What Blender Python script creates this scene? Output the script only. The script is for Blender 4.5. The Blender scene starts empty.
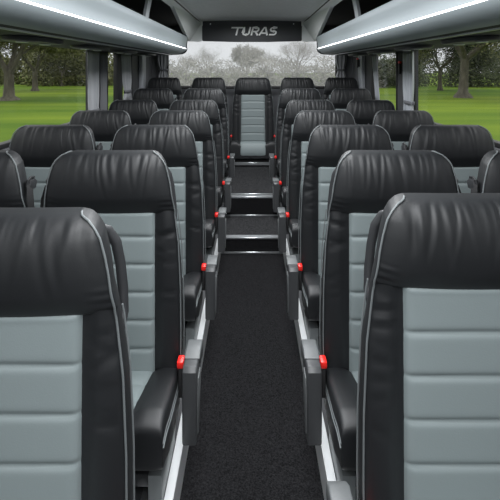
import bpy, bmesh, math, random
from mathutils import Vector, Matrix

sc = bpy.context.scene
COL = sc.collection
PI = math.pi

# ------------------------------------------------------------------ materials
def nodes_of(m):
    m.use_nodes = True
    return m.node_tree.nodes, m.node_tree.links

def mat(name, col, rough=.5, metal=0., spec=.5, bump=None, var=None, emit=None, coat=0.):
    m = bpy.data.materials.new(name)
    n, l = nodes_of(m)
    b = n['Principled BSDF']
    b.inputs['Base Color'].default_value = (*col, 1)
    b.inputs['Roughness'].default_value = rough
    b.inputs['Metallic'].default_value = metal
    b.inputs['Specular IOR Level'].default_value = spec
    if coat:
        b.inputs['Coat Weight'].default_value = coat
        b.inputs['Coat Roughness'].default_value = .15
    if emit:
        b.inputs['Emission Color'].default_value = (*emit[0], 1)
        b.inputs['Emission Strength'].default_value = emit[1]
    tc = n.new('ShaderNodeTexCoord')
    if bump:                       # (scale, strength, distance)
        t = n.new('ShaderNodeTexNoise'); t.inputs['Scale'].default_value = bump[0]
        t.inputs['Detail'].default_value = 3
        l.new(tc.outputs['Object'], t.inputs['Vector'])
        bp = n.new('ShaderNodeBump'); bp.inputs['Strength'].default_value = bump[1]
        bp.inputs['Distance'].default_value = bump[2]
        l.new(t.outputs['Fac'], bp.inputs['Height'])
        l.new(bp.outputs['Normal'], b.inputs['Normal'])
    if var:                        # (scale, other colour[, stretch])
        t = n.new('ShaderNodeTexNoise'); t.inputs['Scale'].default_value = var[0]
        t.inputs['Detail'].default_value = 5
        if len(var) > 2:
            mp = n.new('ShaderNodeMapping'); mp.inputs['Scale'].default_value = var[2]
            l.new(tc.outputs['Object'], mp.inputs['Vector']); l.new(mp.outputs['Vector'], t.inputs['Vector'])
        else:
            l.new(tc.outputs['Object'], t.inputs['Vector'])
        r = n.new('ShaderNodeValToRGB')
        r.color_ramp.elements[0].position = .35; r.color_ramp.elements[0].color = (*col, 1)
        r.color_ramp.elements[1].position = .68; r.color_ramp.elements[1].color = (*var[1], 1)
        l.new(t.outputs['Fac'], r.inputs['Fac']); l.new(r.outputs['Color'], b.inputs['Base Color'])
    return m

def glass(name, haze=0., tint=(1, 1, 1), refl=.35):
    m = bpy.data.materials.new(name)
    n, l = nodes_of(m)
    n.remove(n['Principled BSDF'])
    out = n['Material Output']
    t = n.new('ShaderNodeBsdfTransparent'); t.inputs['Color'].default_value = (*tint, 1)
    g = n.new('ShaderNodeBsdfGlossy'); g.inputs['Roughness'].default_value = .02
    fr = n.new('ShaderNodeFresnel')
    geo = n.new('ShaderNodeNewGeometry')          # same reflectance on both faces of the pane
    ior = n.new('ShaderNodeMapRange'); ior.inputs['To Min'].default_value = 1.35; ior.inputs['To Max'].default_value = 1/1.35
    l.new(geo.outputs['Backfacing'], ior.inputs['Value']); l.new(ior.outputs[0], fr.inputs['IOR'])
    hf = n.new('ShaderNodeMath'); hf.operation = 'MULTIPLY'; hf.inputs[1].default_value = refl
    l.new(fr.outputs['Fac'], hf.inputs[0])
    mx = n.new('ShaderNodeMixShader')
    l.new(hf.outputs[0], mx.inputs['Fac']); l.new(t.outputs[0], mx.inputs[1]); l.new(g.outputs[0], mx.inputs[2])
    last = mx
    if haze:
        d = n.new('ShaderNodeBsdfTranslucent'); d.inputs['Color'].default_value = (.9, .9, .9, 1)
        m2 = n.new('ShaderNodeMixShader'); m2.inputs['Fac'].default_value = haze
        l.new(mx.outputs[0], m2.inputs[1]); l.new(d.outputs[0], m2.inputs[2]); last = m2
    l.new(last.outputs[0], out.inputs['Surface'])
    return m

M = {}
M['leather'] = mat('black_leather', (.0085, .0095, .011), .52, bump=(260, .15, .001), spec=.5)
M['grey'] = mat('grey_leather', (.205, .242, .246), .5, bump=(300, .22, .001), spec=.4)
M['piping'] = mat('grey_piping', (.125, .138, .142), .5)
M['shell'] = mat('charcoal_plastic', (.022, .023, .025), .45, bump=(500, .2, .0006))
M['plastic'] = mat('dark_grey_plastic', (.045, .047, .05), .42, bump=(600, .2, .0005))
M['cap'] = mat('mid_grey_plastic', (.10, .107, .11), .45)
M['red'] = mat('red_plastic', (.75, .02, .015), .35)
M['legs'] = mat('light_grey_painted_metal', (.24, .26, .265), .4, .3)
M['strap'] = mat('black_webbing', (.012, .012, .013), .7, bump=(900, .5, .0006))
M['carpet'] = mat('black_carpet', (.003, .003, .0035), .95, spec=.1, bump=(220, 1., .005), var=(210, (.019, .019, .0205)))
M['carpet2'] = mat('charcoal_carpet', (.011, .011, .012), .95, spec=.1, bump=(120, 1., .006), var=(90, (.045, .046, .048)))  # lighter copy of the aisle carpet; brighter light on the treads as colour
M['alu'] = mat('aluminium', (.62, .64, .66), .3, .9, bump=(80, .05, .001))
M['edge'] = mat('bright_edge_trim', (.72, .74, .75), .32, .25)
M['wall'] = mat('dark_grey_wall_lining', (.05, .052, .056), .7, bump=(400, .3, .001))
M['rubber'] = mat('black_rubber', (.008, .008, .009), .55)
M['pillar'] = mat('light_grey_pillar', (.36, .38, .41), .45)
M['pillar2'] = mat('mid_grey_pillar_cloth', (.13, .135, .145), .8, bump=(500, .3, .001))
M['silver'] = mat('silver_rack_paint', (.36, .405, .435), .5, .15, bump=(700, .04, .0004))
M['duct'] = mat('pale_duct_panel', (.72, .74, .75), .4, .1)
M['rackdark'] = mat('dark_rack_lining', (.006, .006, .0065), .8)
M['under'] = mat('charcoal_service_panel', (.022, .024, .027), .6, spec=.25)
M['led'] = mat('white_led', (.9, .9, .9), .4, emit=((.93, .97, 1.), 4.0))
M['lens'] = mat('clear_lens', (.6, .62, .64), .2, emit=None)
M['ceiling'] = mat('grey_ceiling_cloth', (.70, .705, .71), .8, bump=(300, .3, .001), var=(40, (.76, .765, .77)))
M['header'] = mat('dark_header_panel', (.045, .047, .052), .6, bump=(400, .2, .0008))
M['letters'] = mat('pale_grey_lettering', (.9, .9, .9), .5)
M['curtain'] = mat('grey_curtain', (.28, .29, .305), .75, bump=(300, .3, .001), var=(6, (.38, .39, .41), (1, 1, .1)))
M['glass'] = glass('window_glass')
M['rearglass'] = glass('dusty_rear_glass', .10)  # pale translucent mix stands in for the washed-out haze of the rear view
M['bark'] = mat('bark', (.060, .053, .040), .9, bump=(14, .9, .05), var=(5, (.115, .105, .075), (1, 1, .25)))
M['palebark'] = mat('grey_twigs', (.17, .16, .145), .9, var=(3, (.26, .25, .23)))
M['leaf'] = mat('olive_leaves', (.060, .068, .022), .7, spec=.2, var=(.9, (.135, .14, .055)))
M['leaf2'] = mat('dark_green_leaves', (.022, .034, .014), .7, spec=.2, var=(.8, (.065, .08, .03)))
M['leaf3'] = mat('grey_brown_brush', (.17, .17, .15), .8, spec=.1, var=(.5, (.30, .295, .265)))
M['asphalt'] = mat('grey_asphalt', (.12, .12, .122), .9, bump=(60, .4, .01))
M['lawn'] = mat('lawn', (.05, .10, .008), .9, spec=.1, bump=(30, .4, .02), var=(.35, (.125, .18, .014), (.18, 1, 1)))

# ------------------------------------------------------------------ mesh helpers
def link(name, me, m=None, parent=None, smooth=True, sharp=40):
    if m is not None: me.materials.append(M[m] if isinstance(m, str) else m)
    if smooth:
        me.polygons.foreach_set('use_smooth', [True]*len(me.polygons))
        if sharp: me.set_sharp_from_angle(angle=math.radians(sharp))
    o = bpy.data.objects.new(name, me)
    COL.objects.link(o)
    if parent: o.parent = parent
    return o

def done(name, bm, m, parent=None, smooth=True, sharp=40, weld=0):
    if weld: bmesh.ops.remove_doubles(bm, verts=bm.verts, dist=weld)
    bmesh.ops.recalc_face_normals(bm, faces=bm.faces)
    me = bpy.data.meshes.new(name); bm.to_mesh(me); bm.free()
    return link(name, me, m, parent, smooth, sharp)

def tag(o, label=None, cat=None, group=None, kind=None):
    if label: o['label'] = label
    if cat: o['category'] = cat
    if group: o['group'] = group
    if kind: o['kind'] = kind
    return o

def empty(name, loc, rz=0):
    o = bpy.data.objects.new(name, None); COL.objects.link(o)
    o.location = loc; o.rotation_euler.z = rz; o.empty_display_size = .1
    return o

def box(bm, x0, x1, y0, y1, z0, z1, bev=0, seg=2):
    r = bmesh.ops.create_cube(bm, size=1)
    vs = r['verts']
    for v in vs:
        v.co = Vector((x0+(v.co.x+.5)*(x1-x0), y0+(v.co.y+.5)*(y1-y0), z0+(v.co.z+.5)*(z1-z0)))
    if bev:
        es = list({e for v in vs for e in v.link_edges})
        bmesh.ops.bevel(bm, geom=es, offset=bev, segments=seg, profile=.5, affect='EDGES')
    return bm

def grid(bm, pts, closed_u=False, closed_v=False):
    R, Cn = len(pts), len(pts[0])
    vs = [[bm.verts.new(p) for p in row] for row in pts]
    for i in range(R if closed_v else R-1):
        for j in range(Cn if closed_u else Cn-1):
            a, b = vs[i][j], vs[i][(j+1) % Cn]
            c, d = vs[(i+1) % R][(j+1) % Cn], vs[(i+1) % R][j]
            try: bm.faces.new((a, b, c, d))
            except ValueError: pass
    return vs

def tube(bm, pts, r, n=8, flat=1., cap=True):
    pts = [Vector(p) for p in pts]
    rings = []
    prev = None
    for i, p in enumerate(pts):
        t = (pts[min(i+1, len(pts)-1)] - pts[max(i-1, 0)]).normalized()
        ref = prev if prev is not None else (Vector((0, 0, 1)) if abs(t.z) < .9 else Vector((0, 1, 0)))
        a = (ref - t*ref.dot(t))
        if a.length < 1e-5: a = t.orthogonal()
        a.normalize(); prev = a
        b = t.cross(a)
        rr = r[i] if isinstance(r, (list, tuple)) else r
        rings.append([p + a*(math.cos(2*PI*k/n)*rr) + b*(math.sin(2*PI*k/n)*rr*flat) for k in range(n)])
    vs = grid(bm, rings, closed_u=True)
    if cap and n > 2:
        bm.faces.new(vs[0][::-1]); bm.faces.new(vs[-1])

def lathe(bm, prof, n=16, c=(0, 0, 0)):
    rings = [[Vector((c[0]+r*math.cos(2*PI*k/n), c[1]+r*math.sin(2*PI*k/n), c[2]+z)) for k in range(n)] for r, z in prof]
    vs = grid(bm, rings, closed_u=True)
    bm.faces.new(vs[0][::-1]); bm.faces.new(vs[-1])

def prism(bm, poly, axis, a, b, bev=0):
    """poly: 2D points in the plane across axis ('x': (y,z), 'y': (x,z), 'z': (x,y))"""
    def P(q, t):
        return {'x': (t, q[0], q[1]), 'y': (q[0], t, q[1]), 'z': (q[0], q[1], t)}[axis]
    v0 = [bm.verts.new(P(q, a)) for q in poly]
    v1 = [bm.verts.new(P(q, b)) for q in poly]
    f0 = bm.faces.new(v0); f1 = bm.faces.new(v1[::-1])
    n = len(poly)
    for i in range(n): bm.faces.new((v0[i], v0[(i+1) % n], v1[(i+1) % n], v1[i]))
    if bev:
        bmesh.ops.bevel(bm, geom=list(f0.edges)+list(f1.edges), offset=bev, segments=2, profile=.5, affect='EDGES')

def lerp_table(tab, x):
    if x <= tab[0][0]: return tab[0][1]
    for (a, va), (b, vb) in zip(tab, tab[1:]):
        if x <= b:
            t = (x-a)/(b-a)
            return va+(vb-va)*t
    return tab[-1][1]

def smoothstep(a, b, x):
    t = min(1, max(0, (x-a)/(b-a))); return t*t*(3-2*t)

def spaced(n, edge=(.9, .935, .96, .978, .99, .997, 1.)):
    mid = [-.86+1.72*i/n for i in range(n+1)]
    return [-e for e in reversed(edge)] + mid + list(edge)

def pillow(bm, us, vs, P, eu, ev0, ev1=None):
    """front and back faces over u in [-1,1], v in [-1,1]; P(u,v,d) places depth fraction d"""
    ev1 = ev1 or ev0
    def R(x, e): return max(0., 1-abs(x)**e)**(1/e)
    for side in (-1, 1):
        rows = []
        for v in vs:
            rv = R(v, ev0 if v < 0 else ev1)
            rows.append([P(u, v, side*R(u, eu)*rv) for u in us])
        grid(bm, rows)

# ------------------------------------------------------------------ coach seat
ZP = .06          # height of the seat platform; seat heights below are above the aisle floor
WTAB = [(.18, .2605), (.25, .262), (.42, .2625), (.56, .260), (.72, .2515), (.83, .237), (.88, .2285), (.93, .221),
        (.965, .2135), (1.0, .203), (1.02, .190), (1.034, .174), (1.043, .152)]
def wz(z): return lerp_table(WTAB, z)
def yface(z): return .035*(z-.93) - .014*smoothstep(.83, .90, z)

def folds_for(rng, n, amp=(.0014, .0034)):
    fs = []
    for i in range(n):
        u0 = -.17 + .34*(i+rng.uniform(.1, .9))/n
        fs.append((u0, rng.uniform(-.35, .35) + u0*.5, rng.uniform(*amp), rng.uniform(.006, .013), rng.uniform(.92, 1.0), rng.uniform(.5, 1.3)))
    return fs

def fold_disp(fs, x, z):
    s = 0
    for x0, sl, a, w, zend, k in fs:
        d = 1.043 - z
        xc = x0 + sl*d*(.35+.5*d/.2)
        t = (x-xc)/w
        if abs(t) > 3.5: continue
        fade = smoothstep(0., .015, d)*(1-smoothstep(.05, .13*k+.04, d))
        s += a*fade*(math.exp(-t*t) - .75*math.exp(-(t-1.5)**2))
    return s

def make_seat(name, aisle, belt, seed, wscale=.996, handle=True, armrests=None, TC=.148, cz=0., hb=.832, buckles=None, wi=.166, sm=1.):
    """aisle/belt: +1 or -1, the side that carries the grab handle and armrest / the belt guide"""
    rng = random.Random(seed)
    root = empty(name, (0, 0, 0))
    S = lambda x, y, z: Vector((x*wscale, y, z-ZP))
    # --- backrest: black bolsters
    TB = .105
    bw = [(rng.choice((rng.uniform(.5, .83), rng.uniform(.70, .83))), rng.uniform(-.5, .5), rng.uniform(.002, .004), rng.uniform(.004, .008), s) for s in (-1, 1) for _ in range(12)]
    def Pback(u, v, d):
        z = .19 + (v+1)/2*(hb+.028-.19)
        x = u*wz(z)*(1-(.03+.035*smoothstep(.6, .85, z))*(d+1))
        y = yface(z) + TB/2 + d*TB/2
        if d < 0:
            f = -d
            y -= f*.014*smoothstep(.165, .20, abs(x))
            for z0, sl, a, w, s in bw:
                if s*x > .15:
                    t = (z-z0-sl*(abs(x)-.2))/w
                    if abs(t) < 3: y += f*a*math.exp(-t*t)*smoothstep(.16, .19, abs(x))*(1-smoothstep(.225, .25, abs(x)))
        return S(x, y, z)
    bm = bmesh.new()
    us = spaced(44); vs = spaced(60)
    pillow(bm, us, vs, Pback, 7, 10)
    done('backrest', bm, 'leather', root, weld=1e-5, sharp=0)
    # --- grey insert with stitched channels
    seams = [.843-.0965*q for q in range(7)]
    bm = bmesh.new()
    rows = []
    nz = 150
    for i in range(nz+1):
        z = .22 + (.875-.22)*i/nz
        row = []
        hw = wi + .004*(.85-z)/.45
        for j in range(41):
            q = -1+2*j/40
            q = math.copysign(abs(q)**.8, q)
            x = q*hw
            dist = min(abs(z-s - .004*(1-q*q)) for s in seams[1:])
            ch = 1-math.exp(-(dist/.0055)**1.3)
            ed = 1-abs(q)**14
            y = yface(z) - .006 - .008*ch*ed - .004*(1-q*q) + .022*abs(q)**40 + .03*smoothstep(hb-.007, hb+.015, z)
            row.append(S(x, y, z))
        rows.append(row)
    grid(bm, rows)
    done('backrest_insert', bm, 'grey', root, sharp=0)
    # --- headrest
    TH = .09
    fs = folds_for(rng, 13)
    pl = [rng.uniform(-.19, .19) for _ in range(26)]
    def Phead(u, v, d):
        t = (v+1)/2
        z = hb + t*(1.043-hb)
        x = u*(wz(z)+.003)*(1-.06*(d+1))
        z2 = z - (1-t)*.012*(1-u*u) + .006*t*(1-(u*u))*0
        y = yface(z) + TH/2 + d*(TH/2+(.006*(1-u*u)+.004+.020*(1-v*v)*(1-u**4) if d < 0 else -.008*(1-u*u)))
        if d < 0:
            f = (-d)**.5
            disp = fold_disp(fs, x, z)
            for p in pl:
                a = (x-p)/.005
                if abs(a) < 3: disp += .0011*math.exp(-a*a)*(1-smoothstep(.02, .06, 1.043-z))
            # soft gathers at the lower corners
            disp += .0014*math.sin(z*330+x*40)*smoothstep(.165, .2, abs(x))*(1-smoothstep(hb+.035, hb+.075, z))
            y += f*disp*.9
        return S(x, y, z2)
    bm = bmesh.new()
    us = spaced(110); vs = spaced(44)
    pillow(bm, us, vs, Phead, 11, 12, 4.2)
    done('headrest', bm, 'leather', root, weld=1e-5, sharp=0)
    # --- piping along the front and the rear edge of the side gusset
    def front_edge(s, z):
        if z >= hb+.002:
            v = 2*(z-hb)/(1.043-hb)-1
            Rv = max(0., 1-max(v, 0)**4.2)**(1/4.2)
            return S(s*(.968*(wz(z)+.003)+.0025*Rv), yface(z)+TH/2-.90*Rv*(TH/2+.006)-.002, z+.0015*(1-Rv))
        return S(s*(.972*wz(z)+.002), yface(z)+TB/2-.80*(TB/2+.012)-.002, z)
    def side_edge(s, z):
        return S(s*(wz(z)+.0010), yface(z)+TB/2-.42*TB/2, z)
    n_ = 60
    for s in (-1, 1):
        bm = bmesh.new()
        tube(bm, [front_edge(s, .22+(1.0428-.22)*(1-(1-i/n_)**1.5)) for i in range(n_+1)] + [S(s*.140, yface(1.04)+TH*.72, 1.036)], .0024, 6)
        done('piping', bm, 'piping', root)
        bm = bmesh.new()
        tube(bm, [side_edge(s, .22+(hb-.22)*i/30) for i in range(31)], .0021, 6)
        done('piping', bm, 'piping', root)
    # --- plastic shell on the back
    bm = bmesh.new()
    def Pshell(u, v, d):
        z = .40 + (v+1)/2*(.95-.40)
        return S(u*(wz(z)-.06), yface(z)+TB+.004+.018*d-.006*u*u, z)
    pillow(bm, spaced(8), spaced(10), Pshell, 6, 8)
    done('back_shell', bm, 'shell', root, weld=1e-5, sharp=0)
    # --- cushion
    def ztop(y): return .272 + cz + .073*max(0., min(1., (.0-y)/.29))
    Y0, Y1 = .01, -.345
    def Pcush(u, v, d):
        y = Y0 + (v+1)/2*(Y1-Y0)
        x = u*(.2505+.011*min(1, (v+1)/1.4))
        zt = ztop(y)
        z = zt - TC/2 - d*TC/2
        if d < 0:
            z += -d*.020*smoothstep(.15, .2, abs(x))
        y2 = y - .012*(d if d < 0 else 0)*smoothstep(.5, 1, v)*0
        if d > 0 and v > 0: z += .02*smoothstep(.3, 1, v)
        return S(x, y2, z)
    bm = bmesh.new()
    pillow(bm, spaced(30), spaced(30), Pcush, 18, 7, 7)
    cu = done('seat_cushion', bm, 'leather', root, weld=1e-5, sharp=0)
    # insert on the cushion, running over the front edge
    bm = bmesh.new(); rows = []
    prof = []
    for i in range(37):
        v = -.85 + 1.85*i/36
        R = max(0., 1-abs(v)**(7 if v < 0 else 7))**(1/(7 if v < 0 else 7))
        y = Y0+(v+1)/2*(Y1-Y0); prof.append((y, ztop(y)-TC/2+TC/2*R))
    yl, zl = prof[-1]
    prof += [(yl+.004, zl-.02), (yl+.012, zl-.035)]
    L = 0; last = prof[0]
    for k, (y, z) in enumerate(prof):
        L += math.hypot(y-last[0], z-last[1]); last = (y, z)
        row = []
        for j in range(25):
            q = -1+2*j/24
            dist = min(abs(L-s) for s in (.115, .215, .315, .42))
            up = .006*(1-math.exp(-(dist/.012)**1.2))*(1-abs(q)**10)+.004 - .02*abs(q)**30
            nx = prof[min(k+1, len(prof)-1)]; pv = prof[max(k-1, 0)]
            ty, tz = nx[0]-pv[0], nx[1]-pv[1]; ln = math.hypot(ty, tz) or 1
            ny, nz_ = tz/ln, -ty/ln
            if nz_ < 0 and k < 20: ny, nz_ = -ny, -nz_
            row.append(S(q*(wi+.006), y+ny*up*1., z+nz_*up))
        rows.append(row)
    grid(bm, rows)
    done('cushion_insert', bm, 'grey', cu, sharp=0)
    for s in (-1, 1):
        for off, zz, r in ((-.002, .040, .0032), (.0005, .026, .0026)):
            bm = bmesh.new(); pts = []
            for i in range(24):
                v = -.9+1.86*i/23
                R = max(0., 1-abs(v)**(7 if v < 0 else 7))**(1/(7 if v < 0 else 7))
                y = Y0+(v+1)/2*(Y1-Y0)
                pts.append(S(s*(.251+.011*min(1, (v+1)/1.4)+off), y, ztop(y)-TC/2+zz*R))
            tube(bm, pts, r, 6); done('cushion_piping', bm, 'piping', cu)
    # --- pedestal
    bm = bmesh.new()
    box(bm, -.235*wscale, .235*wscale, -.27, -.02, .115-ZP, .155-ZP, .006)
    done('seat_frame', bm, 'shell', root)
    for s in (-1, 1):
        bm = bmesh.new()
        prism(bm, [(-.29, 0), (-.06, 0), (-.07, .03), (-.03, .10), (-.28, .10), (-.27, .03)], 'x', s*.205*wscale, s*.245*wscale, .004)
        done('leg', bm, 'legs', root)
    # --- armrest stowed down at the side, belt buckle
    for s in (armrests if armrests is not None else ((aisle,) if aisle else ())):
        DY, DZ = .09, -.075
        prof = [(-.205, .175), (-.165, .17), (-.145, .20), (-.135, .28), (-.105, .35), (-.05, .37), (-.035, .385),
                (-.04, .405), (-.07, .418), (-.125, .42), (-.19, .425), (-.203, .412), (-.206, .33)]
        bm = bmesh.new()
        prism(bm, [(y+DY, z+DZ-ZP) for y, z in prof], 'x', s*.277*wscale, s*.325*wscale, .006)
        ar = done('armrest', bm, 'plastic', root)
        bm = bmesh.new()
        prism(bm, [(y+DY, z+DZ-ZP) for y, z in ((-.15, .424), (-.115, .430), (-.06, .431), (-.03, .412), (-.028, .38), (-.06, .365), (-.11, .385), (-.148, .412))], 'x', s*.276*wscale, s*.328*wscale, .004)
        done('armrest_hinge', bm, 'cap', ar)
        bm = bmesh.new()
        prism(bm, [(y+DY, z+DZ-ZP) for y, z in ((-.19, .20), (-.17, .19), (-.155, .215), (-.145, .29), (-.11, .36), (-.13, .38), (-.175, .375), (-.19, .33))], 'x', s*.325*wscale, s*.3295*wscale, .002)
        done('armrest_trim', bm, 'cap', ar)
        bm = bmesh.new()
        box(bm, min(s*.268, s*.279), max(s*.268, s*.279), .02, .06, .27-ZP, .31-ZP, .004)
        done('armrest_bracket', bm, 'shell', ar)
    for s in (buckles if buckles is not None else ((aisle,) if aisle else ())):
        bm = bmesh.new()
        box(bm, s*.2635*wscale-.0115, s*.2635*wscale+.0115, -.075, -.035, .322-ZP, .346-ZP, .005)
        b = done('buckle', bm, 'red', root); b['label'] = 'red push button buckle'
        bm = bmesh.new()
        box(bm, s*.264*wscale-.007, s*.264*wscale+.007, -.07, -.035, .22-ZP, .323-ZP, .003)
        done('stalk', bm, 'strap', b)
    # --- grab handle behind the aisle shoulder
    if handle and aisle:
        s = aisle
        pts = [(.135, .09, .972), (.145, .12, .970), (.165, .14, .958), (.183, .145, .928), (.193, .145, .88), (.201, .14, .82), (.205, .13, .77), (.203, .11, .745), (.195, .08, .735)]
        bm = bmesh.new()
        sm = []
        for i in range(len(pts)-1):
            for k in range(3):
                t = k/3; sm.append([pts[i][c]*(1-t)+pts[i+1][c]*t for c in range(3)])
        sm.append(pts[-1])
        tube(bm, [S(s*x, y, z) for x, y, z in sm], .0125, 10, .8)
        done('grab_handle', bm, 'shell', root)
    # --- belt guide and webbing on the inner shoulder
    if belt:
        s = belt
        bm = bmesh.new()
        prism(bm, [(.015, .915), (.03, .90), (.06, .90), (.068, .925), (.05, .94), (.022, .938)], 'x', s*.217*wscale, s*.238*wscale, .005)
        for v in bm.verts: v.co.z -= ZP
        g = done('belt_guide', bm, 'shell', root)
        bm = bmesh.new()
        tube(bm, [S(s*.229, .010, .925), S(s*.232, .012, .94), S(s*.233, .03, .948), S(s*.232, .052, .942)], .0045, 8)
        done('guide_loop', bm, 'shell', g)
        bm = bmesh.new()
        pts = [(.232, .0, .925), (.241, -.012, .88), (.2515, -.012, .75), (.2575, -.015, .62), (.2595, -.02, .48), (.2605, -.03, .36)]
        rows = []
        for x, y, z in pts:
            rows.append([S(s*(x+.0), y, z), S(s*(x+.0005), y+.040, z+.004), S(s*(x+.002), y+.040, z+.004), S(s*(x+.0015), y, z)])
        grid(bm, rows, closed_u=True)
        done('belt_webbing', bm, 'strap', root)
    return root

def children(o): return [c for c in COL.objects if c.parent == o]
KIDS = {}
def copy_tree(o, parent=None):
    c = o.copy(); COL.objects.link(c); c.parent = parent
    for ch in list(o.children): copy_tree(ch, c)
    return c

GROUP_A = 'leather coach seats in rows beside the aisle'
protos = {}
def seat(kind, x, y, z, label, rz=0., fresh=None):
    key = (kind, fresh)
    if key not in protos:
        if kind == 'AL': r = make_seat('coach_seat', 1, -1, 11+(fresh or 0)*7, hb=.848 if fresh == 1 else .832)
        elif kind == 'AR': r = make_seat('coach_seat', -1, 1, 23+(fresh or 0)*7, hb=.848 if fresh == 1 else .832)
        elif kind == 'WL': r = make_seat('coach_seat', 0, 1, 31)
        elif kind == 'WR': r = make_seat('coach_seat', 0, -1, 43)
        elif kind == 'BL': r = make_seat('coach_seat', 0, -1, 51, .94)
        elif kind == 'BR': r = make_seat('coach_seat', 0, 1, 52, .94)
        elif kind == 'C': r = make_seat('coach_seat', 0, -1, 61, 1.0, TC=.22, cz=-.045, wi=.15, buckles=(-1, 1))
        protos[key] = r; o = r
    else:
        o = copy_tree(protos[key])
    o.location = (x, y, z); o.rotation_euler.z = rz
    tag(o, label, 'seat', GROUP_A)
    return o

XA, XW = .507, 1.037
ROWS = {2: (1.50, .06), 3: (2.19, .06), 4: (2.95, .06), 5: (3.68, .08), 6: (4.42, .145)}
ORD = {1: 'first', 2: 'second', 3: 'third', 4: 'fourth', 5: 'fifth', 6: 'sixth'}
T_A = 'black and grey leather aisle seat %s of the carpet, %s row from the camera'
T_W = 'black and grey leather window seat by the %s glass, %s row from the camera'
seat('AL', -XA, .86, .06, 'largest black and grey seat left of the aisle, cut off at lower left', fresh=1)
seat('AR', XA, .965, .06, 'largest black and grey seat right of the aisle, cut off at lower right', fresh=1)
for r, (y, zp) in ROWS.items():
    seat('AL', -XA, y, zp, T_A % ('left', ORD[r]), fresh=2 if r in (2, 5) else None)
    seat('AR', XA, y, zp, T_A % ('right', ORD[r]), fresh=2 if r in (2, 5) else None)
    xw = 1.06 if r == 4 else XW
    seat('WL', -xw, y, zp, T_W % ('left', ORD[r]))
    seat('WR', xw, y, zp, T_W % ('right', ORD[r]))
YB, ZB = 5.15, .246
seat('BL', -1.075, YB, ZB, 'black leather rear bench seat in the far left corner beside the rear window')
seat('BL', -.53, YB, ZB, 'black leather rear bench seat just left of the middle one facing the aisle')
seat('C', .012, YB, ZB, 'black and grey leather seat in the middle of the rear row, facing down the aisle')
seat('BR', .555, YB, ZB, 'black leather rear bench seat just right of the middle one facing the aisle')
seat('BR', 1.095, YB, ZB, 'black leather rear bench seat in the far right corner beside the rear window')

# ------------------------------------------------------------------ floor, steps, platforms
YF, S1, S2, S3, YR = -.5, 3.175, 3.647, 4.78, 5.62
Z0, Z1, Z2 = -.055, .06, .225
AW = .239
bm = bmesh.new()
prof = [(YF, Z0), (S1, Z0), (S1, Z1), (S2, Z1), (S2, Z2), (YR, Z2), (YR, -.2), (YF, -.2)]
prism(bm, prof, 'x', -AW, AW)
tag(done('floor', bm, 'carpet', smooth=False), kind='structure')
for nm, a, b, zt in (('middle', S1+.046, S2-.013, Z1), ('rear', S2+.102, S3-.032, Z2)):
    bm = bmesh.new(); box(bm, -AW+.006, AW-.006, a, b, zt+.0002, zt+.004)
    tag(done('floor_%s' % nm, bm, 'carpet2', smooth=False), kind='structure')  # thin slabs carrying the lit tone of the treads
k = 1
def trim(x0, x1, y0, y1, z0, z1, m='alu', bev=.002):
    global k
    bm = bmesh.new(); box(bm, x0, x1, y0, y1, z0, z1, bev, 1)
    tag(done('trim_%d' % k, bm, m), kind='structure'); k += 1
W2 = AW-.004
trim(-W2, W2, S1-.012, S1-.001, Z0, Z0+.014)          # base of the first riser
trim(-W2, W2, S1-.008, S1+.045, Z1-.006, Z1+.006)     # nosing
trim(-W2, W2, S2-.012, S2-.001, Z1, Z1+.014)
trim(-W2, W2, S2-.008, S2+.055, Z2-.008, Z2+.006)
trim(-W2, W2, S2+.085, S2+.10, Z2-.002, Z2+.003)
trim(-W2, W2, S3-.03, S3+.0, Z2+.02, Z2+.05)
for nm, s in (('left', -1), ('right', 1)):
    bm = bmesh.new()
    a, b = s*(AW+.001), s*1.36
    prism(bm, [(YF, -.2), (YF, ZP), (3.25, ZP), (3.25, .08), (3.95, .08), (3.95, .145), (4.68, .145), (4.68, .246), (YR, .246), (YR, -.2)], 'x', a, b)
    tag(done('floor_%s' % nm, bm, 'wall', smooth=False), kind='structure')
    # aluminium edge along the aisle
    bm = bmesh.new()
    prism(bm, [(s*AW, Z0+.001), (s*AW-s*.005, Z0+.001), (s*AW-s*.005, ZP+.006), (s*(AW+.022), ZP+.006), (s*(AW+.022), ZP+.0005), (s*AW, ZP+.0005)], 'y', YF, 3.15)
    tag(done('trim_%d' % k, bm, 'edge', smooth=False), kind='structure'); k += 1
    bm = bmesh.new()
    box(bm, min(s*.30, s*.33), max(s*.30, s*.33), YF, 3.2, ZP+.0005, ZP+.008, .002, 1)
    tag(done('trim_%d' % k, bm, 'alu', smooth=False), kind='structure'); k += 1
# plinth below the rear row
bm = bmesh.new()
box(bm, -AW+.004, AW-.004, 4.86, 4.90, Z2+.001, .36)
box(bm, -AW-.05, AW+.05, 4.87, 5.3, Z2+.001, .246)
tag(done('trim_%d' % k, bm, 'rubber', smooth=False), kind='structure'); k += 1

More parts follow.
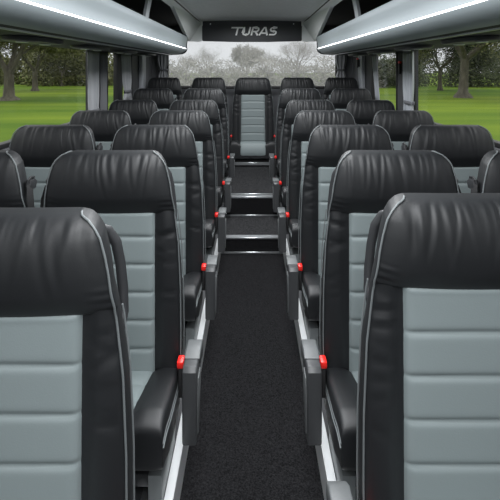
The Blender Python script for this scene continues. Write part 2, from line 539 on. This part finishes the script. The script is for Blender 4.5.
# ------------------------------------------------------------------ side walls with window openings
ZS, ZT = .91, 1.515
WIN = [(YF, 3.61), (3.93, 4.76)]
wn = 1
for nm, s in (('left', -1), ('right', 1)):
    bm = bmesh.new()
    def bx(y0, y1, z0, z1, t0=1.36, t1=1.43, bev=0):
        box(bm, min(s*t0, s*t1), max(s*t0, s*t1), y0, y1, z0, z1, bev)
    bx(YF, YR+.08, -.3, ZS)
    bx(YF, YR+.08, ZT, 2.0)
    ys = [w for ab in WIN for w in ab][1:] + [YR+.08]
    for a, b in zip(ys[0::2], ys[1::2]): bx(a, b, ZS, ZT)
    tag(done('wall_%s' % nm, bm, 'wall', smooth=False), kind='structure')
    for (a, b) in WIN:
        w = bmesh.new()
        t = .022
        X0, X1 = sorted((s*1.352, s*1.40))
        for q in ((a, b, ZS-.004, ZS+t), (a, b, ZT-t, ZT+.004), (a-.004, a+t, ZS, ZT), (b-t, b+.004, ZS, ZT)):
            box(w, X0, X1, q[0], q[1], q[2], q[3], .004)
        fr = done('window_%d' % wn, w, 'rubber'); tag(fr, kind='structure'); wn += 1
        g = bmesh.new(); box(g, min(s*1.384, s*1.389), max(s*1.384, s*1.389), a+.01, b-.01, ZS+.01, ZT-.01)
        done('pane', g, 'glass', fr, smooth=False)
    if s < 0:
        bm = bmesh.new(); box(bm, -1.405, -1.352, 4.25, 4.40, ZS+.01, ZT-.01, .006)
        tag(done('trim_%d' % k, bm, 'rubber'), kind='structure'); k += 1
    # grey sill ledge
    bm = bmesh.new(); box(bm, min(s*1.335, s*1.36), max(s*1.335, s*1.36), YF, 5.0, ZS-.05, ZS-.006, .006)
    tag(done('trim_%d' % k, bm, 'pillar2'), kind='structure'); k += 1
    # pale pillar strip and the cloth lined corner
    bm = bmesh.new(); box(bm, min(s*1.31, s*1.359), max(s*1.31, s*1.359), 5.03, 5.20, .92, 1.51, .012)
    tag(done('trim_%d' % k, bm, 'pillar'), kind='structure'); k += 1
    bm = bmesh.new(); box(bm, min(s*1.335, s*1.359), max(s*1.335, s*1.359), 5.21, 5.60, .92, 1.51, .006)
    tag(done('trim_%d' % k, bm, 'pillar2'), kind='structure'); k += 1
# back wall
bm = bmesh.new()
box(bm, -1.36, 1.36, YR, YR+.07, -.1, 1.075)
box(bm, -1.36, 1.36, YR, YR+.07, 1.74, 2.0)
box(bm, -1.36, -1.14, YR, YR+.07, 1.075, 1.74)
box(bm, 1.14, 1.36, YR, YR+.07, 1.075, 1.74)
tag(done('wall_back', bm, 'pillar2', smooth=False), kind='structure')
w = bmesh.new()
for q in ((-1.145, 1.145, 1.07, 1.105), (-1.145, 1.145, 1.72, 1.745), (-1.145, -1.12, 1.07, 1.745), (1.12, 1.145, 1.07, 1.745)):
    box(w, q[0], q[1], YR-.012, YR+.05, q[2], q[3], .004)
fr = done('window_%d' % wn, w, 'rubber'); tag(fr, kind='structure')
g = bmesh.new(); box(g, -1.135, 1.135, YR+.03, YR+.035, 1.08, 1.74)
done('pane', g, 'rearglass', fr, smooth=False)
# ledge rail behind the rear row
trim(-1.13, 1.13, 5.46, 5.50, 1.075, 1.10, 'rubber', .006)

# ------------------------------------------------------------------ ceiling
CZ = 1.905
def arch(x): return CZ + .012*(1-(x/.66)**2)
xs = [-.66+1.32*i/12 for i in range(13)]
bm = bmesh.new()
prism(bm, [(x, arch(x)) for x in xs] + [(.66, 1.99), (-.66, 1.99)], 'y', YF, YR)
tag(done('ceiling', bm, 'ceiling', smooth=False), kind='structure')
for s in (-1, 1):
    # rack lining: dark roof of the luggage space
    bm = bmesh.new()
    prism(bm, [(s*.662, 1.925), (s*1.1, 1.90), (s*1.355, 1.78), (s*1.355, 1.99), (s*.662, 1.99)], 'y', YF, YR)
    tag(done('ceiling_%s' % ('left' if s < 0 else 'right'), bm, 'rackdark', smooth=False), kind='structure')
    # silver channel along the edge of the ceiling
    bm = bmesh.new()
    prism(bm, [(s*.60, 1.902), (s*.625, 1.893), (s*.662, 1.868), (s*.69, 1.862), (s*.70, 1.885), (s*.662, 1.915)], 'y', YF, 5.02)
    tag(done('trim_%d' % k, bm, 'duct', smooth=False), kind='structure'); k += 1
    bm = bmesh.new()
    prism(bm, [(s*.606, 1.9045), (s*.622, 1.8915), (s*.628, 1.8905), (s*.628, 1.900), (s*.61, 1.908)], 'y', YF, 5.02)
    tag(done('trim_%d' % k, bm, 'rubber', smooth=False), kind='structure'); k += 1
    # tapered duct panel closing the rear end of the luggage space
    bm = bmesh.new()
    A = [(s*.66, 3.53, 1.868), (s*.60, 5.04, 1.885), (s*.598, 5.04, 1.668), (s*.75, 5.03, 1.662)]
    B = [(s*.70, 3.53, 1.885), (s*.66, 5.04, 1.90), (s*.65, 5.06, 1.66), (s*.79, 5.05, 1.672)]
    va = [bm.verts.new(p) for p in A]; vb = [bm.verts.new(p) for p in B]
    bm.faces.new((va[0], va[1], va[3])); bm.faces.new((va[1], va[2], va[3]))
    bm.faces.new((vb[0], vb[3], vb[1])); bm.faces.new((vb[1], vb[3], vb[2]))
    for i in range(4): bm.faces.new((va[i], vb[i], vb[(i+1) % 4], va[(i+1) % 4]))
    tag(done('trim_%d' % k, bm, 'duct', smooth=False), kind='structure'); k += 1

# ------------------------------------------------------------------ sign panel above the rear window
HY = 5.05
hp = empty('header_sign', (0, HY, 1.66))
bm = bmesh.new()
top = [(x, arch(x)-.001-1.66) for x in [.595-1.19*i/12 for i in range(13)]]
prism(bm, [(-.595, .010), (-.2, 0), (.2, 0), (.595, .010)] + top, 'y', 0, .05, .004)
done('panel', bm, 'header', hp)
for x in (-.50, .50):
    bm = bmesh.new(); 
    lathe(bm, [(.001, 0), (.008, .001), (.008, .004), (.001, .005)], 10)
    bmesh.ops.rotate(bm, verts=bm.verts, matrix=Matrix.Rotation(PI/2, 3, 'X'))
    bmesh.ops.translate(bm, verts=bm.verts, vec=(x, .001, .215))
    done('screw', bm, 'alu', hp)
def arc(cx, cy, rx, ry, a0, a1, n=8):
    return [(cx+rx*math.cos(math.radians(a0+(a1-a0)*i/n)), cy+ry*math.sin(math.radians(a0+(a1-a0)*i/n))) for i in range(n+1)]
LET = {
 'T': (.95, [[(-.30, .91), (.90, .91)], [(.38, .88), (.38, 0)]]),
 'U': (.92, [[(.09, 1), (.09, .32)] + arc(.30, .32, .21, .23, 180, 270, 6) + [(.50, .09)] + arc(.50, .32, .21, .23, 270, 360, 6) + [(.71, 1)]]),
 'R': (.90, [[(.09, 0), (.09, .91), (.50, .91)] + arc(.50, .68, .21, .23, 90, -90, 8) + [(.12, .45)], [(.42, .44), (.76, 0)]]),
 'A': (.98, [[(.0, 0), (.36, .91), (.50, .91), (.84, 0)], [(.18, .27), (.70, .27)]]),
 'S': (.85, [[(.74, .91), (.30, .91)] + arc(.30, .705, .21, .205, 90, 270, 8) + [(.50, .50)] + arc(.50, .295, .21, .205, 90, -90, 8) + [(.04, .09)]]),
}
def ribbon(bm, pts, w, tf, d0, d1):
    P = [Vector(p) for p in pts]
    Lp, Rp = [], []
    for i, p in enumerate(P):
        a = (P[i]-P[i-1]).normalized() if i > 0 else None
        b = (P[i+1]-P[i]).normalized() if i < len(P)-1 else None
        t = ((a or b)+(b or a)).normalized()
        nrm = Vector((-t.y, t.x))
        m = 1/max(.5, nrm.dot(Vector((-(b or a).y, (b or a).x))))
        Lp.append(p+nrm*w/2*m); Rp.append(p-nrm*w/2*m)
    fl = [bm.verts.new(tf(q, d0)) for q in Lp]; frr = [bm.verts.new(tf(q, d0)) for q in Rp]
    bl = [bm.verts.new(tf(q, d1)) for q in Lp]; br = [bm.verts.new(tf(q, d1)) for q in Rp]
    n = len(P)
    for i in range(n-1):
        bm.faces.new((fl[i], fl[i+1], frr[i+1], frr[i])); bm.faces.new((bl[i], br[i], br[i+1], bl[i+1]))
        bm.faces.new((fl[i], bl[i], bl[i+1], fl[i+1])); bm.faces.new((frr[i], frr[i+1], br[i+1], br[i]))
    bm.faces.new((fl[0], frr[0], br[0], bl[0])); bm.faces.new((fl[-1], bl[-1], br[-1], frr[-1]))
bm = bmesh.new()
HL = .102
x = 0
tot = sum(LET[c][0] for c in 'TURAS')
for c in 'TURAS':
    adv, strokes = LET[c]
    x_ = x
    def tf(q, d):
        return (-.235 + (x_+q[0]+.22*q[1])*HL*1.13, d, .077+q[1]*HL)
    for st in strokes: ribbon(bm, st, .18, tf, -.0035, .0005)
    x += adv
done('lettering', bm, 'letters', hp, smooth=False)['label'] = 'pale slanted capital letters'
tag(hp, 'dark panel with pale TURAS lettering above the rear window', 'sign')

# ------------------------------------------------------------------ luggage racks
BY0, BY1 = -.45, 4.78
def rack(s, label):
    root = empty('luggage_rack', (s*1.0, BY0, 1.49))
    loc = lambda x, y, z: (s*x-s*1.0, y-BY0, z-1.49)
    # silver front: section in (x, z)
    outer = [(.775, 1.705), (.752, 1.708), (.738, 1.700), (.733, 1.68), (.737, 1.655), (.744, 1.63), (.749, 1.60), (.7465, 1.5685)]
    lower = [(.744, 1.5595), (.747, 1.552), (.765, 1.534), (.79, 1.516), (.825, 1.502), (.865, 1.497)]
    def strip(sec, t, y0, y1, name, m, par, sc_end=True):
        bm = bmesh.new()
        ys = [y0 + (y1-y0)*i/10 for i in range(11)]
        inner = []
        for i, p in enumerate(sec):
            a = Vector(sec[max(i-1, 0)]); b = Vector(sec[min(i+1, len(sec)-1)])
            tt = (b-a).normalized(); nn = Vector((-tt.y, tt.x))
            inner.append(Vector(p)+nn*t)
        ring = list(sec) + [tuple(q) for q in reversed(inner)]
        rows = [[loc(q[0], y, q[1]) for q in ring] for y in ys]
        v = grid(bm, rows, closed_u=True)
        bm.faces.new(v[0][::-1]); bm.faces.new(v[-1])
        return done(name, bm, m, par)
    strip(outer, .018, BY0, BY1, 'upper_shell', 'silver', root)
    strip(lower, .018, BY0, BY1, 'lower_shell', 'silver', root)
    ld = strip([(.7462, 1.568), (.745, 1.564), (.7442, 1.560)], .010, BY0, BY1-.03, 'light_strip', 'led', root)
    ld['label'] = 'glowing white light strip'
    # backing of the front, floor of the rack and the rear lining
    bm = bmesh.new()
    prism(bm, [loc(q[0], 0, q[1])[::2] for q in ((.764, 1.70), (.785, 1.70), (.80, 1.56), (.88, 1.535), (1.34, 1.535), (1.34, 1.518), (.87, 1.5155), (.79, 1.53), (.766, 1.56))], 'y', .002, BY1-BY0-.002)
    done('rack_floor', bm, 'rackdark', root, smooth=False)
    # dark end cap
    bm = bmesh.new()
    sec = [(.733, 1.68), (.737, 1.655), (.746, 1.60), (.738, 1.56), (.742, 1.543), (.752, 1.526), (.77, 1.511), (.80, 1.501), (.865, 1.495),
           (1.33, 1.488), (1.33, 1.535), (.90, 1.54), (.84, 1.57), (.815, 1.62), (.80, 1.71), (.76, 1.712), (.74, 1.702)]
    prism(bm, [loc(q[0], 0, q[1])[::2] for q in sec], 'y', BY1-BY0+.0005, BY1-BY0+.02, .003)
    done('end_cap', bm, 'shell', root)
    # service panel underneath
    bm = bmesh.new()
    prism(bm, [loc(q[0], 0, q[1])[::2] for q in ((.872, 1.514), (.872, 1.499), (.90, 1.494), (1.20, 1.490), (1.335, 1.487), (1.335, 1.5165))], 'y', .003, BY1-BY0-.003)
    pn = done('service_panel', bm, 'under', root, smooth=False)
    bm = bmesh.new()
    prism(bm, [loc(q[0], 0, q[1])[::2] for q in ((.905, 1.4935), (.915, 1.488), (.925, 1.488), (.93, 1.493))], 'y', .003, BY1-BY0-.003)
    done('rail', bm, 'alu', pn, smooth=False)
    for y in (.75, 1.42, 2.10, 2.85, 3.58, 4.30):
        # long oval module with two reading lights and an air nozzle
        bm = bmesh.new()
        rings = []
        for (f, dz) in ((1., 1.489), (.97, 1.478), (.9, 1.472), (.0, 1.472)):
            ring = []
            for q in range(28):
                a = 2*PI*q/28
                ca, sa = math.cos(a), math.sin(a)
                ring.append(loc(1.09+.085*f*math.copysign(abs(ca)**.7, ca), y+.23*f*math.copysign(abs(sa)**.7, sa), dz))
            rings.append(ring)
        grid(bm, rings, closed_u=True)
        u = done('reading_light_unit', bm, 'shell', pn, weld=1e-4)
        for dy, m in ((-.11, 'lens'), (.11, 'lens')):
            bm = bmesh.new()
            lathe(bm, [(.002, 0), (.026, 0), (.030, -.003), (.026, -.007), (.002, -.008)], 16, loc(1.09, y+dy, 1.472))
            done('reading_lamp', bm, m, u)
    # brackets to the ceiling
    for y in (1.15, 2.98):
        bm = bmesh.new()
        pts = [(.76, y+.02, 1.69), (.752, y+.03, 1.76), (.735, y+.02, 1.83), (.715, y-.02, 1.88)]
        rows = []
        for x, yy, z in pts:
            rows.append([loc(x-.008, yy-.045, z), loc(x-.008, yy+.045, z), loc(x+.012, yy+.045, z), loc(x+.012, yy-.045, z)])
        v = grid(bm, rows, closed_u=True); bm.faces.new(v[0][::-1]); bm.faces.new(v[-1])
        done('bracket', bm, 'pillar', root, smooth=False)
    tag(root, label, 'luggage rack', 'overhead luggage racks')
rack(-1, 'long silver overhead rack with white light strip, above the seats left of the aisle')
rack(1, 'long silver overhead rack with white light strip, above the seats right of the aisle')

# ------------------------------------------------------------------ curtains
def curtain(pA, pB, z0, z1, label, waves=5, amp=.018, pinch=.25, pz=.5, lean=(0, 0), m='curtain', tie=True, seed=0):
    rng = random.Random(seed)
    A, B = Vector((pA[0], pA[1], 0)), Vector((pB[0], pB[1], 0))
    d = (B-A); Ln = d.length; d.normalize(); nrm = Vector((-d.y, d.x, 0))
    root = empty('window_curtain', ((A+B)/2 + Vector((0, 0, z0)))[:])
    o = root.location
    ph = rng.uniform(0, 6)
    bm = bmesh.new(); rows = []
    n = waves*10
    for i in range(25):
        t = i/24; z = z0+(z1-z0)*t
        g = 1-pinch*math.exp(-((t-pz)/.14)**2)
        row = []
        for j in range(n+1):
            q = j/n
            off = amp*math.sin(q*waves*2*PI+ph+.3*math.sin(3*t))*(.8+.4*math.sin(q*7+ph))
            p = A + d*Ln*(.5+(q-.5)*g) + nrm*off + Vector((lean[0]*(1-t), lean[1]*(1-t), z))
            row.append(p-o)
        rows.append(row)
    grid(bm, rows)
    c = done('cloth', bm, m, root, sharp=0)
    md = c.modifiers.new('thick', 'SOLIDIFY'); md.thickness = .003
    if tie:
        zt = z0+(z1-z0)*pz
        bm = bmesh.new()
        L2 = Ln*(1-pinch)/2+.012
        cen = (A+B)/2 + Vector((lean[0]*(1-pz), lean[1]*(1-pz), zt)) - o
        ring = [cen + d*L2*math.cos(a*2*PI/24) + nrm*(amp*1.5+.004)*math.sin(a*2*PI/24) for a in range(24)]
        rows = [[p+Vector((0, 0, dz)) for p in ring] for dz in (-.014, .014)]
        grid(bm, rows, closed_u=True)
        t_ = done('tie_band', bm, 'pillar2', root, sharp=0)
        md = t_.modifiers.new('thick', 'SOLIDIFY'); md.thickness = .003; md.offset = 1
    tag(root, label, 'curtain', 'grey window curtains')
curtain((-1.336, 3.45), (-1.336, 3.66), .93, 1.484, 'grey gathered curtain at the rear edge of the large left window', 4, .012, .12, .1, seed=1)
curtain((-1.336, 3.70), (-1.336, 3.86), .93, 1.484, 'darker narrow curtain just behind the first, on the left pillar', 3, .012, .1, .4, seed=2, m='pillar2', tie=False)
curtain((-1.336, 4.34), (-1.336, 4.62), .93, 1.484, 'grey curtain past the small left window, beside the rear corner', 4, .012, .3, .3, seed=3, lean=(0, .06))
curtain((1.336, 3.46), (1.336, 3.68), .93, 1.484, 'pale grey gathered curtain at the rear edge of the large right window', 3, .012, .2, .22, seed=4, m='pillar')
curtain((1.336, 4.52), (1.336, 4.66), .93, 1.484, 'slim pale curtain hanging across the small right window', 2, .012, .1, .4, lean=(0, -.14), seed=5, tie=False, m='pillar')
curtain((-1.24, 5.54), (-1.10, 5.54), 1.09, 1.60, 'grey curtain gathered at the left end of the rear window', 3, .014, .4, .45, seed=6)
curtain((1.10, 5.54), (1.25, 5.54), 1.09, 1.60, 'grey curtain gathered at the right end of the rear window', 3, .014, .4, .45, seed=7)

# red emergency hammers on the right pillars
def hammer(x, y, z, label):
    r = empty('emergency_hammer', (x, y, z))
    bm = bmesh.new(); box(bm, -.008, .010, -.010, .010, -.08, .02, .004); done('handle', bm, 'shell', r)
    bm = bmesh.new(); box(bm, -.010, .010, -.022, .022, .018, .036, .004); done('head', bm, 'red', r)
    bm = bmesh.new(); box(bm, .0105, .024, -.018, .018, -.07, .02, .002); done('holder', bm, 'shell', r)
    tag(r, label, 'hammer', 'emergency hammers')
hammer(1.336, 3.80, 1.37, 'small emergency hammer with red head on the dark pillar behind the pale right curtain')
hammer(1.2865, 5.12, 1.43, 'small emergency hammer with red head under the rack near the rear right corner')

# ------------------------------------------------------------------ outside
GZ = -.95
bm = bmesh.new()
n = 40
rows = []
for i in range(n+1):
    rows.append([(-130+260*j/n, -40+230*i/n, GZ + .25*math.sin(j*.9+i*.4)*0) for j in range(n+1)])
grid(bm, rows)
tag(done('lawn', bm, 'lawn', sharp=0), 'bright green lawn beyond the windows', 'lawn', kind='structure')

bm = bmesh.new(); box(bm, -4.5, 4.5, -60, 40, GZ+.002, GZ+.03)  # unseen grey slab added to stop green bounce from the lawn
tag(done('driveway', bm, 'asphalt', smooth=False), kind='structure')
# unseen lower front bulkhead, added to block green light off the lawn
bm = bmesh.new(); box(bm, -1.43, 1.43, YF-.12, YF-.02, -.2, .80)
tag(done('wall_front', bm, 'wall', smooth=False), kind='structure')

def grow(bm, rng, p, d, ln, r, lev, maxlev, leafpts, up=.12, wig=.22, kids=(2, 3), sides=6, shrink=.72):
    seg = 4
    pts = [p.copy()]; rad = [r]
    d = d.normalized()
    mids = []
    for i in range(seg):
        d = (d + Vector((rng.gauss(0, wig), rng.gauss(0, wig), rng.gauss(0, wig)+up))*.5).normalized()
        p = p + d*(ln/seg)
        pts.append(p.copy()); rad.append(r*(1-.45*(i+1)/seg))
        mids.append((p.copy(), d.copy(), rad[-1]))
    tube(bm, pts, rad, max(3, sides-lev), cap=False)
    if lev >= maxlev-1: leafpts.extend(pts[1:])
    if lev >= maxlev: return
    nk = rng.randint(*kids)
    for kx in range(nk+ (2 if lev > 0 else 1)):
        q, dd, rr = mids[-1] if kx < 2 else mids[rng.choice((1, 2))]
        ax = dd.cross(Vector((rng.uniform(-1, 1), rng.uniform(-1, 1), rng.uniform(-1, 1)))).normalized()
        a = rng.uniform(.35, .85)
        nd = dd*math.cos(a) + ax*math.sin(a)
        grow(bm, rng, q, nd, ln*shrink*rng.uniform(.75, 1.15), rr*(.78 if kx < 2 else .55), lev+1, maxlev, leafpts, up, wig, kids, sides, shrink)

def leaf_mesh(rng, pts, per, size, spread, wid=.6):
    vs, fs = [], []
    for p in pts:
        for _ in range(per):
            c = p + Vector((rng.gauss(0, spread), rng.gauss(0, spread), rng.gauss(0, spread)))
            a = Vector((rng.gauss(0, 1), rng.gauss(0, 1), rng.gauss(0, 1))).normalized()
            b = a.orthogonal().normalized()
            s = size*rng.uniform(.6, 1.4)
            i = len(vs)
            vs += [c-a*s, c+b*s*wid, c+a*s, c-b*s*wid]
            fs.append((i, i+1, i+2, i+3))
    me = bpy.data.meshes.new('leaves'); me.from_pydata([tuple(v) for v in vs], [], fs)
    return me

def tree(name, loc, h, r, seed, label, maxlev=5, leaf=None, bark='bark', flare=1.5, first=.3, shrink=.74, wig=.22, up=.12, lean=(0, 0), kids=(2, 3), lw=.6):
    rng = random.Random(seed)
    root = empty(name, loc)
    bm = bmesh.new(); lp = []
    tz = h*first
    base = [Vector((0, 0, -.15)), Vector((0, 0, .05*tz)), Vector((0, 0, .16*tz)), Vector((lean[0]*.5, lean[1]*.5, .55*tz)), Vector((lean[0], lean[1], tz))]
    tube(bm, base, [r*flare*1.25, r*flare, r*1.08, r*.92, r*.9], 12, cap=False)
    st = Vector((lean[0], lean[1], tz-.05*tz))
    for q in range(rng.randint(3, 4)):
        a = q*2*PI/3.4+rng.uniform(-.4, .4); tilt = rng.uniform(.3, .8)
        grow(bm, rng, st, Vector((math.cos(a)*math.sin(tilt), math.sin(a)*math.sin(tilt), math.cos(tilt))), h*.26, r*.62, 1, maxlev, lp, up, wig, kids, 8, shrink)
    done('trunk', bm, bark, root, sharp=0)
    if leaf:
        me = leaf_mesh(rng, lp, leaf[0], leaf[1], leaf[2], lw)
        link('crown', me, leaf[3], root, smooth=False)
    tag(root, label, 'tree')
    return root

def D(px, dist): return (px-252)/420*dist
tree('broad_tree', (D(9, 30), 30, GZ), 11.5, .36, 3, 'thick trunked leafy tree on the lawn at the left edge of the left window', 5, (9, .09, .5, 'leaf'), first=.16, flare=1.9)
tree('broad_tree', (D(35, 42), 42, GZ), 10, .26, 8, 'slimmer tree farther back on the lawn beyond the left window', 5, (6, .10, .55, 'leaf'), first=.2)
tree('broad_tree', (D(62, 53), 53, GZ), 6, .16, 14, 'low loose tree beside the pale gap beyond the left window', 5, (3, .10, .5, 'leaf'), first=.25)
tree('broad_tree', (D(463, 32.5), 32.5, GZ), 12, .34, 5, 'stout tree with forking trunk on the lawn beyond the right window', 5, (5, .09, .5, 'leaf'), first=.25, flare=1.9, lean=(.15, 0))
tree('broad_tree', (D(440, 43), 43, GZ), 9, .2, 25, 'thin leafy tree behind the stout one beyond the right window', 5, (5, .10, .5, 'leaf2'), first=.25)
tree('bare_tree', (D(207, 62), 62, GZ), 5.6, .12, 21, 'bare rounded tree left of centre beyond the rear window', 7, None, 'palebark', first=.25)
tree('bare_tree', (D(186, 70), 70, GZ), 5.2, .11, 22, 'bare tree half hidden near the left end of the rear window', 7, None, 'palebark', first=.25)
tree('dense_tree', (D(246, 58), 58, GZ), 6.4, .16, 23, 'dense dark topped tree at the middle of the rear window', 5, (4, .12, .14, 'leaf3'), 'palebark', first=.22, shrink=.68, lw=.14)
tree('bare_tree', (D(297, 50), 50, GZ), 6.8, .14, 27, 'tall spreading bare tree right of centre beyond the rear window', 7, None, 'palebark', first=.22)
tree('bare_tree', (D(262, 66), 66, GZ), 5.8, .11, 30, 'slender bare tree close beside the dense one beyond the rear window', 6, None, 'palebark', first=.25)

def woods(name, blobs, per, size, m, label, seed, wid=.6, zp=.8):
    rng = random.Random(seed)
    pts = []
    for (x, y, w, h) in blobs:
        for _ in range(per):
            a = rng.uniform(0, 2*PI); rr = math.sqrt(rng.random()); zz = rng.random()**zp
            k2 = math.sqrt(max(0, 1-zz*zz*.85))
            pts.append(Vector((x+w*rr*k2*math.cos(a), y+.6*w*rr*k2*math.sin(a), GZ+h*zz)))
    me = leaf_mesh(rng, pts, 1, size, .12, wid)
    o = link(name, me, m, None, smooth=False)
    tag(o, label, 'woods', kind='stuff')
rg = random.Random(77)
woods('woodland', [(D(px, 56)+rg.uniform(-1, 1), 56+rg.uniform(-3, 6), rg.uniform(2.2, 3.6), rg.uniform(3.0, 5.5)*(.62 if 58 < px < 100 else 1)) for px in range(-60, 135, 11)], 1500, .16, 'leaf', 'olive green woods at the far side of the lawn beyond the left windows', 71)
woods('woodland', [(D(px, 52)+rg.uniform(-1, 1), 52+rg.uniform(-3, 5), rg.uniform(2.2, 3.4), rg.uniform(3.2, 5.0)) for px in range(365, 560, 11)], 1500, .16, 'leaf2', 'dark green woods at the far side of the lawn beyond the right windows', 72)
woods('woodland', [(D(px, 47)+rg.uniform(-.6, .6), 47+rg.uniform(-1, 5), rg.uniform(2.0, 3.0), rg.uniform(2.2, 3.7)) for px in range(140, 372, 11)], 1300, .30, 'leaf3', 'grey brown brush beyond the rear window', 73, .11, 2.2)

# ------------------------------------------------------------------ sky and added fill lights
w = bpy.data.worlds.new('overcast_sky'); sc.world = w
w.use_nodes = True
n, l = w.node_tree.nodes, w.node_tree.links
bg = n['Background']
tc = n.new('ShaderNodeTexCoord'); sp = n.new('ShaderNodeSeparateXYZ')
l.new(tc.outputs['Generated'], sp.inputs[0])
rp = n.new('ShaderNodeValToRGB')
rp.color_ramp.elements[0].position = 0; rp.color_ramp.elements[0].color = (.72, .75, .78, 1)
rp.color_ramp.elements[1].position = 1; rp.color_ramp.elements[1].color = (1., 1., 1., 1)
e = rp.color_ramp.elements.new(.15); e.color = (.80, .82, .85, 1)
l.new(sp.outputs['Z'], rp.inputs['Fac'])
mr = n.new('ShaderNodeMapRange')
mr.inputs['From Min'].default_value = .1; mr.inputs['From Max'].default_value = .8
mr.inputs['To Min'].default_value = 1.0; mr.inputs['To Max'].default_value = 2.6
l.new(sp.outputs['Z'], mr.inputs['Value'])
ns = n.new('ShaderNodeTexNoise'); ns.inputs['Scale'].default_value = 5; ns.inputs['Detail'].default_value = 4
l.new(tc.outputs['Generated'], ns.inputs['Vector'])
m2 = n.new('ShaderNodeMapRange'); m2.inputs['To Min'].default_value = .85; m2.inputs['To Max'].default_value = 1.12
l.new(ns.outputs['Fac'], m2.inputs['Value'])
mu = n.new('ShaderNodeMath'); mu.operation = 'MULTIPLY'
l.new(mr.outputs[0], mu.inputs[0]); l.new(m2.outputs[0], mu.inputs[1])
l.new(rp.outputs['Color'], bg.inputs['Color']); l.new(mu.outputs[0], bg.inputs['Strength'])

def fill_light(y, power, sx=.5, sy=1.1, x=0, z=1.885):  # unseen area light added to brighten the cabin, no fixture modelled
    L = bpy.data.lights.new('ceiling_lamp', 'AREA'); L.shape = 'RECTANGLE'; L.size = sx; L.size_y = sy
    L.energy = power; L.spread = math.radians(172); L.color = (.96, .98, 1.)
    o = bpy.data.objects.new('ceiling_lamp', L); COL.objects.link(o); o.location = (x, y, z)
for y, p in ((.0, 31), (1.3, 28), (2.6, 27), (4.0, 22)): fill_light(y, p)

# the aisle floor lies at height 0
for o in list(COL.objects):
    if o.parent is None: o.location.z -= Z0

# ------------------------------------------------------------------ camera
cd = bpy.data.cameras.new('camera'); cam = bpy.data.objects.new('camera', cd); COL.objects.link(cam)
cam.location = (0, 0, 1.345-Z0); cam.rotation_euler = (PI/2, 0, 0)
cd.sensor_width = 36; cd.sensor_fit = 'HORIZONTAL'; cd.lens = 36*420/500
cd.shift_x = -.004; cd.shift_y = -(250-68)/500
cd.clip_start = .02; cd.clip_end = 400
sc.camera = cam
sc.view_settings.view_transform = 'Standard'; sc.view_settings.look = 'None'
sc.view_settings.exposure = 0; sc.view_settings.gamma = 1
